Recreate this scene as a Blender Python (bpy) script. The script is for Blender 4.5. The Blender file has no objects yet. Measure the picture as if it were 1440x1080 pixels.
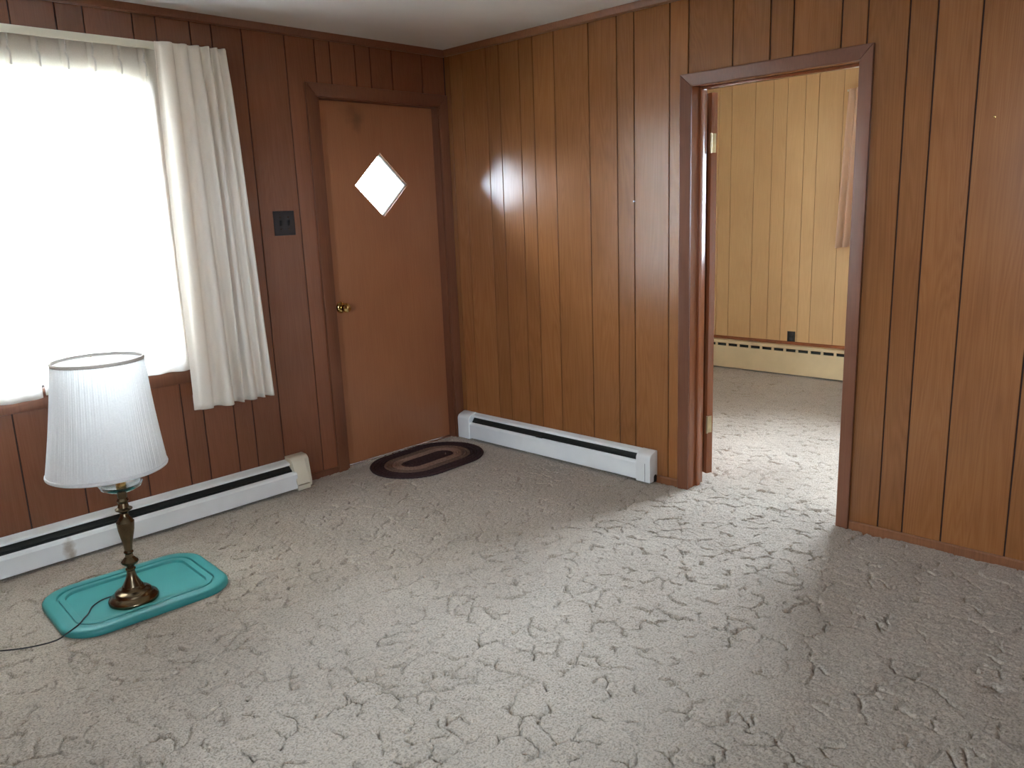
import bpy, bmesh, math, random
import numpy as np
from mathutils import Vector, Matrix

# ------------------------------------------------------------------ camera
SC = bpy.context.scene
COL = SC.collection
FPX, YAW, PIT, ROL = 1115.91, 0.775061, -0.214530, -0.038971
CAM = Vector((-3.3567, -3.7526, 1.4191))
fwd = Vector((math.cos(PIT)*math.cos(YAW), math.cos(PIT)*math.sin(YAW), math.sin(PIT)))
rt = Vector((math.sin(YAW), -math.cos(YAW), 0)); up = rt.cross(fwd)
r2 = rt*math.cos(ROL) + up*math.sin(ROL); u2 = -rt*math.sin(ROL) + up*math.cos(ROL)
cd = bpy.data.cameras.new('camera'); cam = bpy.data.objects.new('camera', cd); COL.objects.link(cam)
cd.sensor_width = 36.0; cd.sensor_fit = 'HORIZONTAL'; cd.lens = FPX/1440*36.0; cd.clip_start = 0.05
cam.matrix_world = Matrix(((r2.x, u2.x, -fwd.x, CAM.x), (r2.y, u2.y, -fwd.y, CAM.y), (r2.z, u2.z, -fwd.z, CAM.z), (0, 0, 0, 1)))
SC.camera = cam

# ------------------------------------------------------------------ sky, daylight, exposure
W = bpy.data.worlds.new('overcast_sky'); SC.world = W; W.use_nodes = True
bg = W.node_tree.nodes['Background']
bg.inputs['Color'].default_value = (0.71, 0.85, 1.0, 1); bg.inputs['Strength'].default_value = 26.0
SC.view_settings.view_transform = 'Standard'; SC.view_settings.look = 'None'
SC.view_settings.gamma = 1.0; SC.view_settings.use_curve_mapping = False
SC.view_settings.exposure = 1.85
SC.cycles.use_denoising = True
SC.cycles.max_bounces = 14; SC.cycles.diffuse_bounces = 8; SC.cycles.transparent_max_bounces = 16
SC.cycles.sample_clamp_indirect = 20.0; SC.cycles.caustics_reflective = False; SC.cycles.caustics_refractive = False

def portal(name, loc, rot, sx, sy):          # sampling portal in a window opening: guides sky rays, emits nothing itself
    l = bpy.data.lights.new(name, 'AREA'); l.shape = 'RECTANGLE'; l.size = sx; l.size_y = sy
    l.cycles.is_portal = True
    o = bpy.data.objects.new(name, l); COL.objects.link(o); o.location = loc; o.rotation_euler = rot
    return o
R90 = math.pi/2
portal('window_portal', (-2.39, 0.139, 1.425), (-R90, 0, 0), 1.23, 1.34)
portal('door_light_portal', (-0.478, 0.139, 1.59), (-R90, 0, 0), 0.40, 0.38)
portal('far_window_portal', (3.06, -2.07, 1.57), (0, R90, 0), 1.10, 1.30)
portal('west_fill_portal', (-5.04, -3.3, 1.65), (0, -R90, 0), 0.7, 0.76)
portal('back_fill_portal', (-3.85, -5.56, 1.5), (R90, 0, 0), 0.7, 0.7)

# ------------------------------------------------------------------ helpers
rng = random.Random(5)
def link(o, parent=None):
    COL.objects.link(o)
    if parent is not None: o.parent = parent
    return o
def tag(o, label, cat, group=None, kind=None):
    o['label'] = label; o['category'] = cat
    if group: o['group'] = group
    if kind: o['kind'] = kind
    return o
def empty(name, loc=(0, 0, 0)):
    o = bpy.data.objects.new(name, None); o.empty_display_size = 0.05; o.location = loc; return link(o)
class MB:
    def __init__(self): self.v = []; self.f = []; self.smooth = False
    def box(self, x0, x1, y0, y1, z0, z1):
        n = len(self.v)
        x0, x1 = min(x0, x1), max(x0, x1); y0, y1 = min(y0, y1), max(y0, y1)
        self.v += [(x0,y0,z0),(x1,y0,z0),(x1,y1,z0),(x0,y1,z0),(x0,y0,z1),(x1,y0,z1),(x1,y1,z1),(x0,y1,z1)]
        for q in ((0,3,2,1),(4,5,6,7),(0,1,5,4),(1,2,6,5),(2,3,7,6),(3,0,4,7)): self.f.append([n+i for i in q])
        return self
    def grid(self, pts, nu, nv, closeu=False, closev=False):   # pts[u][v]
        n = len(self.v)
        for row in pts: self.v += [tuple(p) for p in row]
        for i in range(nu if closeu else nu-1):
            for j in range(nv if closev else nv-1):
                a = n+i*nv+j; b = n+((i+1) % nu)*nv+j; c = n+((i+1) % nu)*nv+(j+1) % nv; d = n+i*nv+(j+1) % nv
                self.f.append([a, b, c, d])
        return self
    def lathe(self, prof, seg=40, c=(0, 0, 0), cap=True):
        pts = [[(c[0]+r*math.cos(2*math.pi*i/seg), c[1]+r*math.sin(2*math.pi*i/seg), c[2]+z) for i in range(seg)] for r, z in prof]
        n = len(self.v); self.grid(pts, len(prof), seg, False, True)
        if cap:
            self.f.append([n+i for i in range(seg)][::-1]); self.f.append([n+(len(prof)-1)*seg+i for i in range(seg)])
        return self
    def tube(self, path, r, seg=8, cap=True):
        P = [Vector(p) for p in path]; rings = []
        ref = Vector((0, 0, 1))
        for i, p in enumerate(P):
            t = (P[min(i+1, len(P)-1)]-P[max(i-1, 0)]).normalized()
            a = t.cross(ref)
            if a.length < 1e-3: a = t.cross(Vector((1, 0, 0)))
            a.normalize(); b = t.cross(a)
            rings.append([p+a*r*math.cos(2*math.pi*k/seg)+b*r*math.sin(2*math.pi*k/seg) for k in range(seg)])
        n = len(self.v); self.grid(rings, len(P), seg, False, True)
        if cap:
            self.f.append([n+i for i in range(seg)]); self.f.append([n+(len(P)-1)*seg+i for i in range(seg)][::-1])
        return self
    def prism(self, prof, axis, a0, a1):       # prof: (u, z) polygon; axis 'x': u -> y ; axis 'y': u -> x
        n = len(self.v); m = len(prof)
        for a in (a0, a1):
            for u, z in prof: self.v.append((a, u, z) if axis == 'x' else (u, a, z))
        for i in range(m): self.f.append([n+i, n+(i+1) % m, n+m+(i+1) % m, n+m+i])
        self.f.append([n+i for i in range(m)][::-1]); self.f.append([n+m+i for i in range(m)])
        return self
    def build(self, name, mat, parent=None, bevel=0, smooth=False, origin=None, seg=2, angle=40):
        v = self.v
        if origin is not None: v = [(a-origin[0], b-origin[1], c-origin[2]) for a, b, c in v]
        me = bpy.data.meshes.new(name); me.from_pydata(v, [], self.f); me.update()
        bm = bmesh.new(); bm.from_mesh(me)
        bmesh.ops.recalc_face_normals(bm, faces=bm.faces)
        if bevel: bmesh.ops.bevel(bm, geom=[e for e in bm.edges if e.is_manifold and e.calc_face_angle(0) > math.radians(30)], offset=bevel, segments=seg, profile=0.6, affect='EDGES', clamp_overlap=True)
        bm.to_mesh(me); bm.free()
        if smooth or bevel:
            for p in me.polygons: p.use_smooth = True
            me.set_sharp_from_angle(angle=math.radians(angle))
        if mat: me.materials.append(mat)
        o = bpy.data.objects.new(name, me)
        if origin is not None: o.location = origin
        return link(o, parent)
def catmull(pts, n=8):
    P = [Vector(p) for p in pts]; P = [2*P[0]-P[1]]+P+[2*P[-1]-P[-2]]; out = []
    for i in range(1, len(P)-2):
        for k in range(n):
            t = k/n; a, b, c, d = P[i-1:i+3]
            out.append(0.5*((2*b)+(c-a)*t+(2*a-5*b+4*c-d)*t*t+(3*b-a-3*c+d)*t**3))
    out.append(P[-2]); return out

# ------------------------------------------------------------------ materials
def newmat(name):
    m = bpy.data.materials.new(name); m.use_nodes = True
    nt = m.node_tree; return m, nt, nt.nodes['Principled BSDF']
def N(nt, typ, **kw):
    n = nt.nodes.new(typ)
    for k, v in kw.items():
        if k.startswith('i_'): n.inputs[k[2:].replace('_', ' ')].default_value = v
        else: setattr(n, k, v)
    return n
def ramp(nt, stops):
    r = nt.nodes.new('ShaderNodeValToRGB'); e = r.color_ramp.elements
    e[0].position, e[0].color = stops[0][0], (*stops[0][1], 1); e[1].position, e[1].color = stops[-1][0], (*stops[-1][1], 1)
    for p, c in stops[1:-1]:
        q = e.new(p); q.color = (*c, 1)
    return r
def plain(name, col, rough=0.5, metal=0.0, noise=0.06, scale=30.0, bump=0.0, spec=0.5, coat=0.0):
    m, nt, b = newmat(name)
    tc = N(nt, 'ShaderNodeTexCoord'); nz = N(nt, 'ShaderNodeTexNoise', i_Scale=scale, i_Detail=4.0)
    nt.links.new(tc.outputs['Object'], nz.inputs['Vector'])
    lo = tuple(max(0, c*(1-noise*2)) for c in col); hi = tuple(min(1, c*(1+noise*2)) for c in col)
    r = ramp(nt, [(0.3, lo), (0.7, hi)]); nt.links.new(nz.outputs['Fac'], r.inputs['Fac']); nt.links.new(r.outputs['Color'], b.inputs['Base Color'])
    b.inputs['Roughness'].default_value = rough; b.inputs['Metallic'].default_value = metal
    b.inputs['Specular IOR Level'].default_value = spec; b.inputs['Coat Weight'].default_value = coat
    if bump:
        bp = N(nt, 'ShaderNodeBump', i_Strength=bump, i_Distance=0.003); nt.links.new(nz.outputs['Fac'], bp.inputs['Height']); nt.links.new(bp.outputs['Normal'], b.inputs['Normal'])
    return m
def wood(name, dark, mid, light, rough=0.3, figure=1.0, vary=0.16, bump=0.04, zs=0.07, spec=0.5):
    m, nt, b = newmat(name); L = nt.links
    tc = N(nt, 'ShaderNodeTexCoord'); oi = N(nt, 'ShaderNodeObjectInfo')
    off = N(nt, 'ShaderNodeMath', operation='MULTIPLY'); off.inputs[1].default_value = 37.0
    L.new(oi.outputs['Random'], off.inputs[0])
    add = N(nt, 'ShaderNodeVectorMath', operation='ADD'); L.new(tc.outputs['Object'], add.inputs[0]); L.new(off.outputs[0], add.inputs[1])
    mp = N(nt, 'ShaderNodeMapping'); mp.inputs['Scale'].default_value = (1, 1, zs); L.new(add.outputs[0], mp.inputs['Vector'])
    # broad cathedral figure: contour lines of a stretched noise
    n1 = N(nt, 'ShaderNodeTexNoise', i_Scale=7.0, i_Detail=2.0, i_Distortion=0.4); L.new(mp.outputs[0], n1.inputs['Vector'])
    mul = N(nt, 'ShaderNodeMath', operation='MULTIPLY'); mul.inputs[1].default_value = 26.0; L.new(n1.outputs['Fac'], mul.inputs[0])
    fr = N(nt, 'ShaderNodeMath', operation='PINGPONG'); fr.inputs[1].default_value = 0.5; L.new(mul.outputs[0], fr.inputs[0])
    # fine pores
    mp2 = N(nt, 'ShaderNodeMapping'); mp2.inputs['Scale'].default_value = (1, 1, 0.02); L.new(add.outputs[0], mp2.inputs['Vector'])
    n2 = N(nt, 'ShaderNodeTexNoise', i_Scale=240.0, i_Detail=3.0); L.new(mp2.outputs[0], n2.inputs['Vector'])
    n3 = N(nt, 'ShaderNodeTexNoise', i_Scale=2.5, i_Detail=2.0); L.new(add.outputs[0], n3.inputs['Vector'])
    s1 = N(nt, 'ShaderNodeMath', operation='MULTIPLY'); s1.inputs[1].default_value = 0.42*figure; L.new(fr.outputs[0], s1.inputs[0])
    s2 = N(nt, 'ShaderNodeMath', operation='MULTIPLY_ADD'); s2.inputs[1].default_value = 0.5; L.new(n2.outputs['Fac'], s2.inputs[0]); L.new(s1.outputs[0], s2.inputs[2])
    s3 = N(nt, 'ShaderNodeMath', operation='MULTIPLY_ADD'); s3.inputs[1].default_value = 0.45; L.new(n3.outputs['Fac'], s3.inputs[0]); L.new(s2.outputs[0], s3.inputs[2])
    r = ramp(nt, [(0.25, dark), (0.58, mid), (0.9, light)]); L.new(s3.outputs[0], r.inputs['Fac'])
    hv = N(nt, 'ShaderNodeHueSaturation')
    mr = N(nt, 'ShaderNodeMapRange'); mr.inputs['To Min'].default_value = 1-vary; mr.inputs['To Max'].default_value = 1+vary
    L.new(oi.outputs['Random'], mr.inputs['Value']); L.new(mr.outputs[0], hv.inputs['Value']); L.new(r.outputs['Color'], hv.inputs['Color'])
    L.new(hv.outputs['Color'], b.inputs['Base Color'])
    b.inputs['Roughness'].default_value = rough; b.inputs['Specular IOR Level'].default_value = spec
    bp = N(nt, 'ShaderNodeBump', i_Strength=bump, i_Distance=0.002); L.new(s3.outputs[0], bp.inputs['Height']); L.new(bp.outputs['Normal'], b.inputs['Normal'])
    return m
def cloth(name, col, trans=0.3, clear=0.0, weave=400.0, bump=0.15):
    m, nt, b = newmat(name); L = nt.links
    nt.nodes.remove(b); out = nt.nodes['Material Output']
    tc = N(nt, 'ShaderNodeTexCoord'); nz = N(nt, 'ShaderNodeTexNoise', i_Scale=weave, i_Detail=2.0); L.new(tc.outputs['Object'], nz.inputs['Vector'])
    r = ramp(nt, [(0.3, tuple(c*0.93 for c in col)), (0.7, col)]); L.new(nz.outputs['Fac'], r.inputs['Fac'])
    bp = N(nt, 'ShaderNodeBump', i_Strength=bump, i_Distance=0.001); L.new(nz.outputs['Fac'], bp.inputs['Height'])
    d = N(nt, 'ShaderNodeBsdfDiffuse'); t = N(nt, 'ShaderNodeBsdfTranslucent')
    for s in (d, t): L.new(r.outputs['Color'], s.inputs['Color']); L.new(bp.outputs['Normal'], s.inputs['Normal'])
    mx = N(nt, 'ShaderNodeMixShader'); mx.inputs[0].default_value = trans; L.new(d.outputs[0], mx.inputs[1]); L.new(t.outputs[0], mx.inputs[2])
    last = mx
    if clear:
        tr = N(nt, 'ShaderNodeBsdfTransparent'); m2 = N(nt, 'ShaderNodeMixShader'); m2.inputs[0].default_value = clear
        L.new(mx.outputs[0], m2.inputs[1]); L.new(tr.outputs[0], m2.inputs[2]); last = m2
    L.new(last.outputs[0], out.inputs['Surface'])
    return m
def glass(name, tint=(1, 1, 1), gl=0.06):
    m, nt, b = newmat(name); nt.nodes.remove(b); out = nt.nodes['Material Output']; L = nt.links
    tr = N(nt, 'ShaderNodeBsdfTransparent'); tr.inputs['Color'].default_value = (*tint, 1)
    g = N(nt, 'ShaderNodeBsdfGlossy'); g.inputs['Roughness'].default_value = 0.03
    fz = N(nt, 'ShaderNodeFresnel', i_IOR=1.45); ml = N(nt, 'ShaderNodeMath', operation='MULTIPLY'); ml.inputs[1].default_value = gl/0.06
    L.new(fz.outputs[0], ml.inputs[0])
    mx = N(nt, 'ShaderNodeMixShader'); L.new(ml.outputs[0], mx.inputs[0]); L.new(tr.outputs[0], mx.inputs[1]); L.new(g.outputs[0], mx.inputs[2])
    L.new(mx.outputs[0], out.inputs['Surface']); return m

M = {}
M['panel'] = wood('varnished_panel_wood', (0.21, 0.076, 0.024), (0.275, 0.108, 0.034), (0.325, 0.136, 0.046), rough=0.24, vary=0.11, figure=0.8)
M['panel_backlit'] = wood('varnished_panel_wood_backlit_tint', (0.165, 0.057, 0.027), (0.21, 0.077, 0.037), (0.25, 0.096, 0.047), rough=0.27, vary=0.09, figure=0.5)  # same panelling; backlit, glare-tinted look of this wall put into the colour
M['far_panel'] = wood('honey_panel_wood', (0.56, 0.33, 0.14), (0.64, 0.40, 0.18), (0.70, 0.46, 0.22), rough=0.45, vary=0.07, figure=0.5)
M['groove'] = plain('groove_stain', (0.035, 0.012, 0.006), 0.8)
M['far_groove'] = plain('far_groove_stain', (0.17, 0.075, 0.022), 0.8)
M['door'] = wood('door_veneer', (0.28, 0.105, 0.045), (0.35, 0.142, 0.062), (0.40, 0.17, 0.078), rough=0.34, figure=0.25, vary=0.0, bump=0.02)
M['crown'] = wood('crown_wood', (0.18, 0.066, 0.025), (0.235, 0.09, 0.034), (0.28, 0.11, 0.044), rough=0.45, vary=0.0)
M['casing'] = wood('casing_wood', (0.13, 0.045, 0.022), (0.185, 0.068, 0.032), (0.24, 0.09, 0.042), rough=0.38, figure=0.3, vary=0.06)
M['redtrim'] = wood('red_trim_wood', (0.20, 0.06, 0.024), (0.26, 0.085, 0.034), (0.31, 0.105, 0.045), rough=0.2, figure=0.3, vary=0.06)
M['ceiling'] = plain('ceiling_paint', (0.72, 0.70, 0.67), 0.9, noise=0.02, scale=3.0, bump=0.05)
M['plaster'] = plain('cream_plaster', (0.82, 0.79, 0.73), 0.8, noise=0.02, scale=5)
M['white'] = plain('white_enamel', (0.83, 0.85, 0.84), 0.35, noise=0.02, scale=8)
M['ivory'] = plain('ivory_enamel', (0.70, 0.64, 0.50), 0.5, noise=0.02, scale=8)
M['cream_heater'] = plain('cream_heater_paint', (0.72, 0.57, 0.34), 0.45, noise=0.02, scale=8)
M['slot'] = plain('slot_dark_metal', (0.012, 0.014, 0.012), 0.6)
M['fin'] = plain('heater_fin_metal', (0.035, 0.038, 0.032), 0.5, metal=0.5)
M['outside'] = plain('outer_wall_paint', (0.6, 0.6, 0.58), 0.8)
M['frame'] = plain('window_frame_paint', (0.78, 0.78, 0.72), 0.5, noise=0.02)
M['pane'] = glass('window_glass')
M['ground'] = plain('yard_ground', (0.17, 0.16, 0.13), 0.95, noise=0.2, scale=2.0)

# carpet: beige cut pile, relief in the mesh, fine fibre bump here
def carpet_mat():
    m, nt, b = newmat('carved_carpet_pile'); L = nt.links
    tc = N(nt, 'ShaderNodeTexCoord')
    n1 = N(nt, 'ShaderNodeTexNoise', i_Scale=1.6, i_Detail=3.0); L.new(tc.outputs['Object'], n1.inputs['Vector'])
    n2 = N(nt, 'ShaderNodeTexNoise', i_Scale=150.0, i_Detail=5.0, i_Roughness=0.75); L.new(tc.outputs['Object'], n2.inputs['Vector'])
    r = ramp(nt, [(0.35, (0.48, 0.405, 0.322)), (0.65, (0.56, 0.485, 0.395))]); L.new(n1.outputs['Fac'], r.inputs['Fac'])
    r2_ = ramp(nt, [(0.34, (0.36, 0.34, 0.31)), (0.54, (1.0, 1.0, 1.0))]); L.new(n2.outputs['Fac'], r2_.inputs['Fac'])
    mx = N(nt, 'ShaderNodeMix', data_type='RGBA', blend_type='MULTIPLY'); mx.inputs['Factor'].default_value = 1.0
    L.new(r.outputs['Color'], mx.inputs['A']); L.new(r2_.outputs['Color'], mx.inputs['B']); L.new(mx.outputs['Result'], b.inputs['Base Color'])
    b.inputs['Roughness'].default_value = 0.95; b.inputs['Specular IOR Level'].default_value = 0.1
    b.inputs['Sheen Weight'].default_value = 0.25; b.inputs['Sheen Roughness'].default_value = 0.5
    bp = N(nt, 'ShaderNodeBump', i_Strength=0.8, i_Distance=0.006); L.new(n2.outputs['Fac'], bp.inputs['Height']); L.new(bp.outputs['Normal'], b.inputs['Normal'])
    return m
M['carpet'] = carpet_mat()

# ------------------------------------------------------------------ geometry constants
H = 2.36; TH = 0.135                         # ceiling height, wall thickness
XW, YB = -4.9, -5.4                          # unseen ends of the living room
XF, YS = 2.90, -3.4                          # next room
WIN = (-3.00, -1.785, 0.76, 2.09)            # picture window opening
FDO = (-0.905, -0.060, -0.05, 2.042)         # front door opening
IDO = (-2.468, -1.677, -0.05, 1.963)         # interior doorway rough opening (along y)
FWO = (-2.72, -1.42, 1.02, 2.12)             # next room window (along y)
WWO = (-3.68, -2.92, 1.3, 2.0)               # unseen west window, added for fill light on the right wall (along y)
BWO = (-4.2, -3.5, 1.15, 1.85)               # opening added behind the camera as cool fill light (along x)

def strips(a0, a1, z0, z1, holes):
    cuts = sorted({a0, a1, *[h for o in holes for h in o[:2] if a0 < h < a1]}); out = []
    for p, q in zip(cuts, cuts[1:]):
        mid = (p+q)/2; zz = [(z0, z1)]
        for o in holes:
            if o[0] < mid < o[1]:
                nz = []
                for s, e in zz:
                    if o[2] > s: nz.append((s, min(e, o[2])))
                    if o[3] < e: nz.append((max(s, o[3]), e))
                zz = [t for t in nz if t[1]-t[0] > 0.01]
        out += [(p, q, s, e) for s, e in zz]
    return out
def wall(name, axis, a0, a1, d0, d1, holes, mat, label):
    mb = MB()
    for p, q, s, e in strips(a0, a1, -0.06, H+0.02, holes):
        if axis == 'x': mb.box(p, q, d0, d1, s, e)
        else: mb.box(d0, d1, p, q, s, e)
    o = mb.build(name, mat); return tag(o, label, 'wall', kind='structure')
def planks(parent, axis, grooves, face, depth, z0, z1, holes, mat, gap=0.006):
    g = sorted(grooves)
    for a, b in zip(g, g[1:]):
        mb = MB(); lo, hi = a+gap/2, b-gap/2; ch = 0.0006
        S = strips(lo, hi, z0, z1, holes)
        if not S: continue
        for p, q, s, e in S:
            cl = ch if abs(p-lo) < 1e-6 else 0; cr = ch if abs(q-hi) < 1e-6 else 0
            sg = 1 if depth > 0 else -1
            pr = [(p, face+depth), (p, face+sg*ch if cl else face), (p+cl, face), (q-cr, face), (q, face+sg*ch if cr else face), (q, face+depth)]
            pr = [pr[i] for i in range(6) if i == 0 or pr[i] != pr[i-1]]
            n = len(mb.v); m = len(pr)
            for z in (s, e):
                for u, d in pr: mb.v.append((u, d, z) if axis == 'x' else (d, u, z))
            for i in range(m): mb.f.append([n+i, n+(i+1) % m, n+m+(i+1) % m, n+m+i])
            mb.f.append([n+i for i in range(m)][::-1]); mb.f.append([n+m+i for i in range(m)])
        c = (a+b)/2
        mb.build('panel', mat, parent, origin=(c, face, z0) if axis == 'x' else (face, c, z0))

# ------------------------------------------------------------------ setting: walls
PD = 0.006
wl = wall('wall_left', 'x', XW, TH, PD, 0.14, [WIN, FDO], M['groove'], 'varnished wood panelled wall, backlit shade in its panel colour, with the picture window and front door')
LG = [-0.001, -0.173, -0.392, -0.54, -0.64, -0.798, -0.891, -1.063, -1.294, -1.4465, -1.549, -1.7045, -1.8055, -2.007, -2.115, -2.284, -2.515, -2.6675, -2.77, -2.9255, -3.0265, XW]
planks(wl, 'x', LG, 0.0, PD, -0.03, H, [WIN, FDO], M['panel_backlit'])
wr = wall('wall_right', 'y', YB, -0.0005, PD, TH-PD, [IDO], M['groove'], 'long orange-brown wood panelled wall with the open doorway')
RG = [-0.001, -0.048, -0.152, -0.353, -0.456, -0.61, -0.711, -0.862, -1.092, -1.268, -1.371, -1.573, -1.674, -1.896, -2.07, -2.171, -2.371, -2.472, -2.626, -2.724, -2.873, -3.101, -3.277, -3.38, YB]
planks(wr, 'y', RG, 0.0, PD, -0.03, H, [IDO], M['panel'])
planks(wr, 'y', [YS, -0.0005], TH, -PD, -0.03, H, [IDO], M['plaster'])
wf = wall('wall_far', 'y', YS-0.1, 0.14, XF+PD, XF+0.15, [FWO], M['far_groove'], 'honey-coloured panelled wall of the next room seen through the doorway')
FG = [-0.001, -0.179, -0.296, -0.506, -0.660, -0.778, -0.924, -1.028, -1.218, -1.40, -1.55, YS]
planks(wf, 'y', FG, XF, PD, -0.03, H, [FWO], M['far_panel'], gap=0.0035)
wall('wall_north', 'x', TH+0.0005, XF+0.004, 0.0, 0.14, [], M['plaster'], 'cream plastered side wall of the next room')
wall('wall_south', 'x', TH, XF+0.004, YS-0.1, YS, [], M['plaster'], 'cream plastered side wall of the next room, doorway side')
wall('wall_west', 'y', YB-0.14, PD, XW-0.12, XW, [WWO], M['panel'], 'wood panelled end wall of the living room')
wall('wall_back', 'x', XW, TH, YB-0.14, YB, [BWO], M['panel'], 'wood panelled wall behind the camera')
tag(MB().box(XW-0.2, XF+0.3, YB-0.3, 0.3, H, H+0.12).build('ceiling', M['ceiling']), 'plain off-white painted ceiling', 'ceiling', kind='structure')
tag(MB().box(-40, 40, -40, 40, -0.75, -0.7).build('ground', M['ground']), 'bare yard ground outside the house', 'ground', kind='structure')

# ------------------------------------------------------------------ setting: carpet floor with carved relief
def vnoise(x, y, seed):
    t = np.random.default_rng(seed).random((257, 257)); 
    xi = np.floor(x).astype(np.int64); yi = np.floor(y).astype(np.int64); fx = x-xi; fy = y-yi
    fx = fx*fx*(3-2*fx); fy = fy*fy*(3-2*fy); xi &= 255; yi &= 255
    a = t[xi, yi]; b = t[xi+1, yi]; c = t[xi, yi+1]; d = t[xi+1, yi+1]
    return (a*(1-fx)+b*fx)*(1-fy)+(c*(1-fx)+d*fx)*fy
def worley(x, y, seed):
    t = np.random.default_rng(seed).random((256, 256, 3)); xi = np.floor(x).astype(np.int64); yi = np.floor(y).astype(np.int64)
    f1 = np.full(x.shape, 9.0); f2 = np.full(x.shape, 9.0); cid = np.zeros(x.shape)
    for i in (-1, 0, 1):
        for j in (-1, 0, 1):
            q = t[(xi+i) & 255, (yi+j) & 255]; d = np.hypot(xi+i+0.05+0.9*q[..., 0]-x, yi+j+0.05+0.9*q[..., 1]-y)
            cid = np.where(d < f1, q[..., 2], cid); f2 = np.minimum(f2, np.maximum(f1, d)); f1 = np.minimum(f1, d)
    return f2-f1, cid
def relief(X, Y):
    wx = X+0.06*(vnoise(X*9, Y*9, 1)-0.5)+0.030*(vnoise(X*27, Y*27, 2)-0.5)+0.012*(vnoise(X*70, Y*70, 5)-0.5)
    wy = Y+0.06*(vnoise(X*9, Y*9, 3)-0.5)+0.030*(vnoise(X*27, Y*27, 4)-0.5)+0.012*(vnoise(X*70, Y*70, 6)-0.5)
    a = 0.095; e, cid = worley(wx/a+50, wy/a+50, 7); e = e*a*0.5
    mask = np.clip((vnoise(X*6+9, Y*6, 11)*0.25+vnoise(X*22, Y*22+5, 12)*0.75-0.43)/0.2, 0, 1)*np.clip(0.35+1.1*vnoise(X*70, Y*70, 13), 0, 1)
    crease = np.exp(-(e/0.0028)**2)*mask
    h = -0.016*crease+0.0045*(cid-0.5)*(0.4+0.6*mask)
    h += 0.008*(vnoise(X*5, Y*5, 21)-0.5)+0.0016*(vnoise(X*38, Y*38, 22)-0.5)+0.0030*(vnoise(X*90, Y*90, 23)-0.5)+0.0022*(np.random.default_rng(31).random(X.shape)-0.5)
    return h
def axis_pts(segs):
    out = [segs[0][0]]
    for a, b, s in segs:
        n = max(1, int(round((b-a)/s))); out += list(a+(b-a)*np.arange(1, n+1)/n)
    return np.array(out)
def floor(name, xs, ys, label):
    X, Y = np.meshgrid(xs, ys, indexing='ij'); Z = relief(X, Y)
    nx, ny = X.shape; co = np.stack([X, Y, Z], -1).reshape(-1, 3).astype(np.float32)
    idx = np.arange(nx*ny).reshape(nx, ny)
    q = np.stack([idx[:-1, :-1], idx[1:, :-1], idx[1:, 1:], idx[:-1, 1:]], -1).reshape(-1, 4).astype(np.int32)
    me = bpy.data.meshes.new(name); me.vertices.add(len(co)); me.vertices.foreach_set('co', co.ravel())
    me.loops.add(q.size); me.loops.foreach_set('vertex_index', q.ravel())
    me.polygons.add(len(q)); me.polygons.foreach_set('loop_start', np.arange(0, q.size, 4, dtype=np.int32))
    me.update(calc_edges=True); me.polygons.foreach_set('use_smooth', np.ones(len(q), dtype=bool)); me.validate()
    me.materials.append(M['carpet'])
    o = link(bpy.data.objects.new(name, me)); return tag(o, label, 'floor', kind='structure')
floor('floor', axis_pts([(XW, -3.05, 0.04), (-3.05, 0.07, 0.0042)]), axis_pts([(YB, -3.45, 0.04), (-3.45, 0.06, 0.0042)]), 'beige carved-pile wall-to-wall carpet of the living room')
floor('floor_next_room', axis_pts([(0.07, XF+0.01, 0.008)]), axis_pts([(YS, -2.4, 0.04), (-2.4, 0.01, 0.008)]), 'pale carved-pile carpet of the next room beyond the doorway')

# ------------------------------------------------------------------ trims
def strip_trim(name, axis, a0, a1, sgn, prof, mat, label, face=0.0):
    o = MB().prism([(face+sgn*u, z) for u, z in prof], axis, a0, a1).build(name, mat, smooth=True, angle=30)
    return tag(o, label, 'trim', kind='structure')
crown = [(0, H-0.036), (0.008, H-0.036), (0.016, H-0.030), (0.020, H-0.018), (0.024, H-0.004), (0.024, H), (0, H)]
strip_trim('trim_1', 'x', XW, 0, -1, crown, M['casing'], 'dark wood moulding along the ceiling above the picture window')
strip_trim('trim_2', 'y', YB, -0.025, -1, crown, M['crown'], 'brown wood moulding along the ceiling above the doorway')
base = [(0, -0.03), (0.008, -0.03), (0.008, 0.030), (0.004, 0.036), (0, 0.036)]
strip_trim('baseboard_right', 'y', -4.2, -2.507, -1, base, M['crown'], 'low brown baseboard to the right of the doorway')
strip_trim('baseboard_middle', 'y', -1.639, -1.50, -1, base, M['crown'], 'short piece of brown baseboard between heater and doorway')
strip_trim('baseboard_left', 'x', -1.17, -0.972, -1, base, M['casing'], 'short piece of dark baseboard beside the front door')
strip_trim('baseboard_far', 'y', YS, -0.001, -1, [(0, 0.252), (0.016, 0.252), (0.016, 0.266), (0.008, 0.276), (0, 0.276)], M['redtrim'], 'reddish wood strip above the heater of the next room', face=XF)

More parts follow.
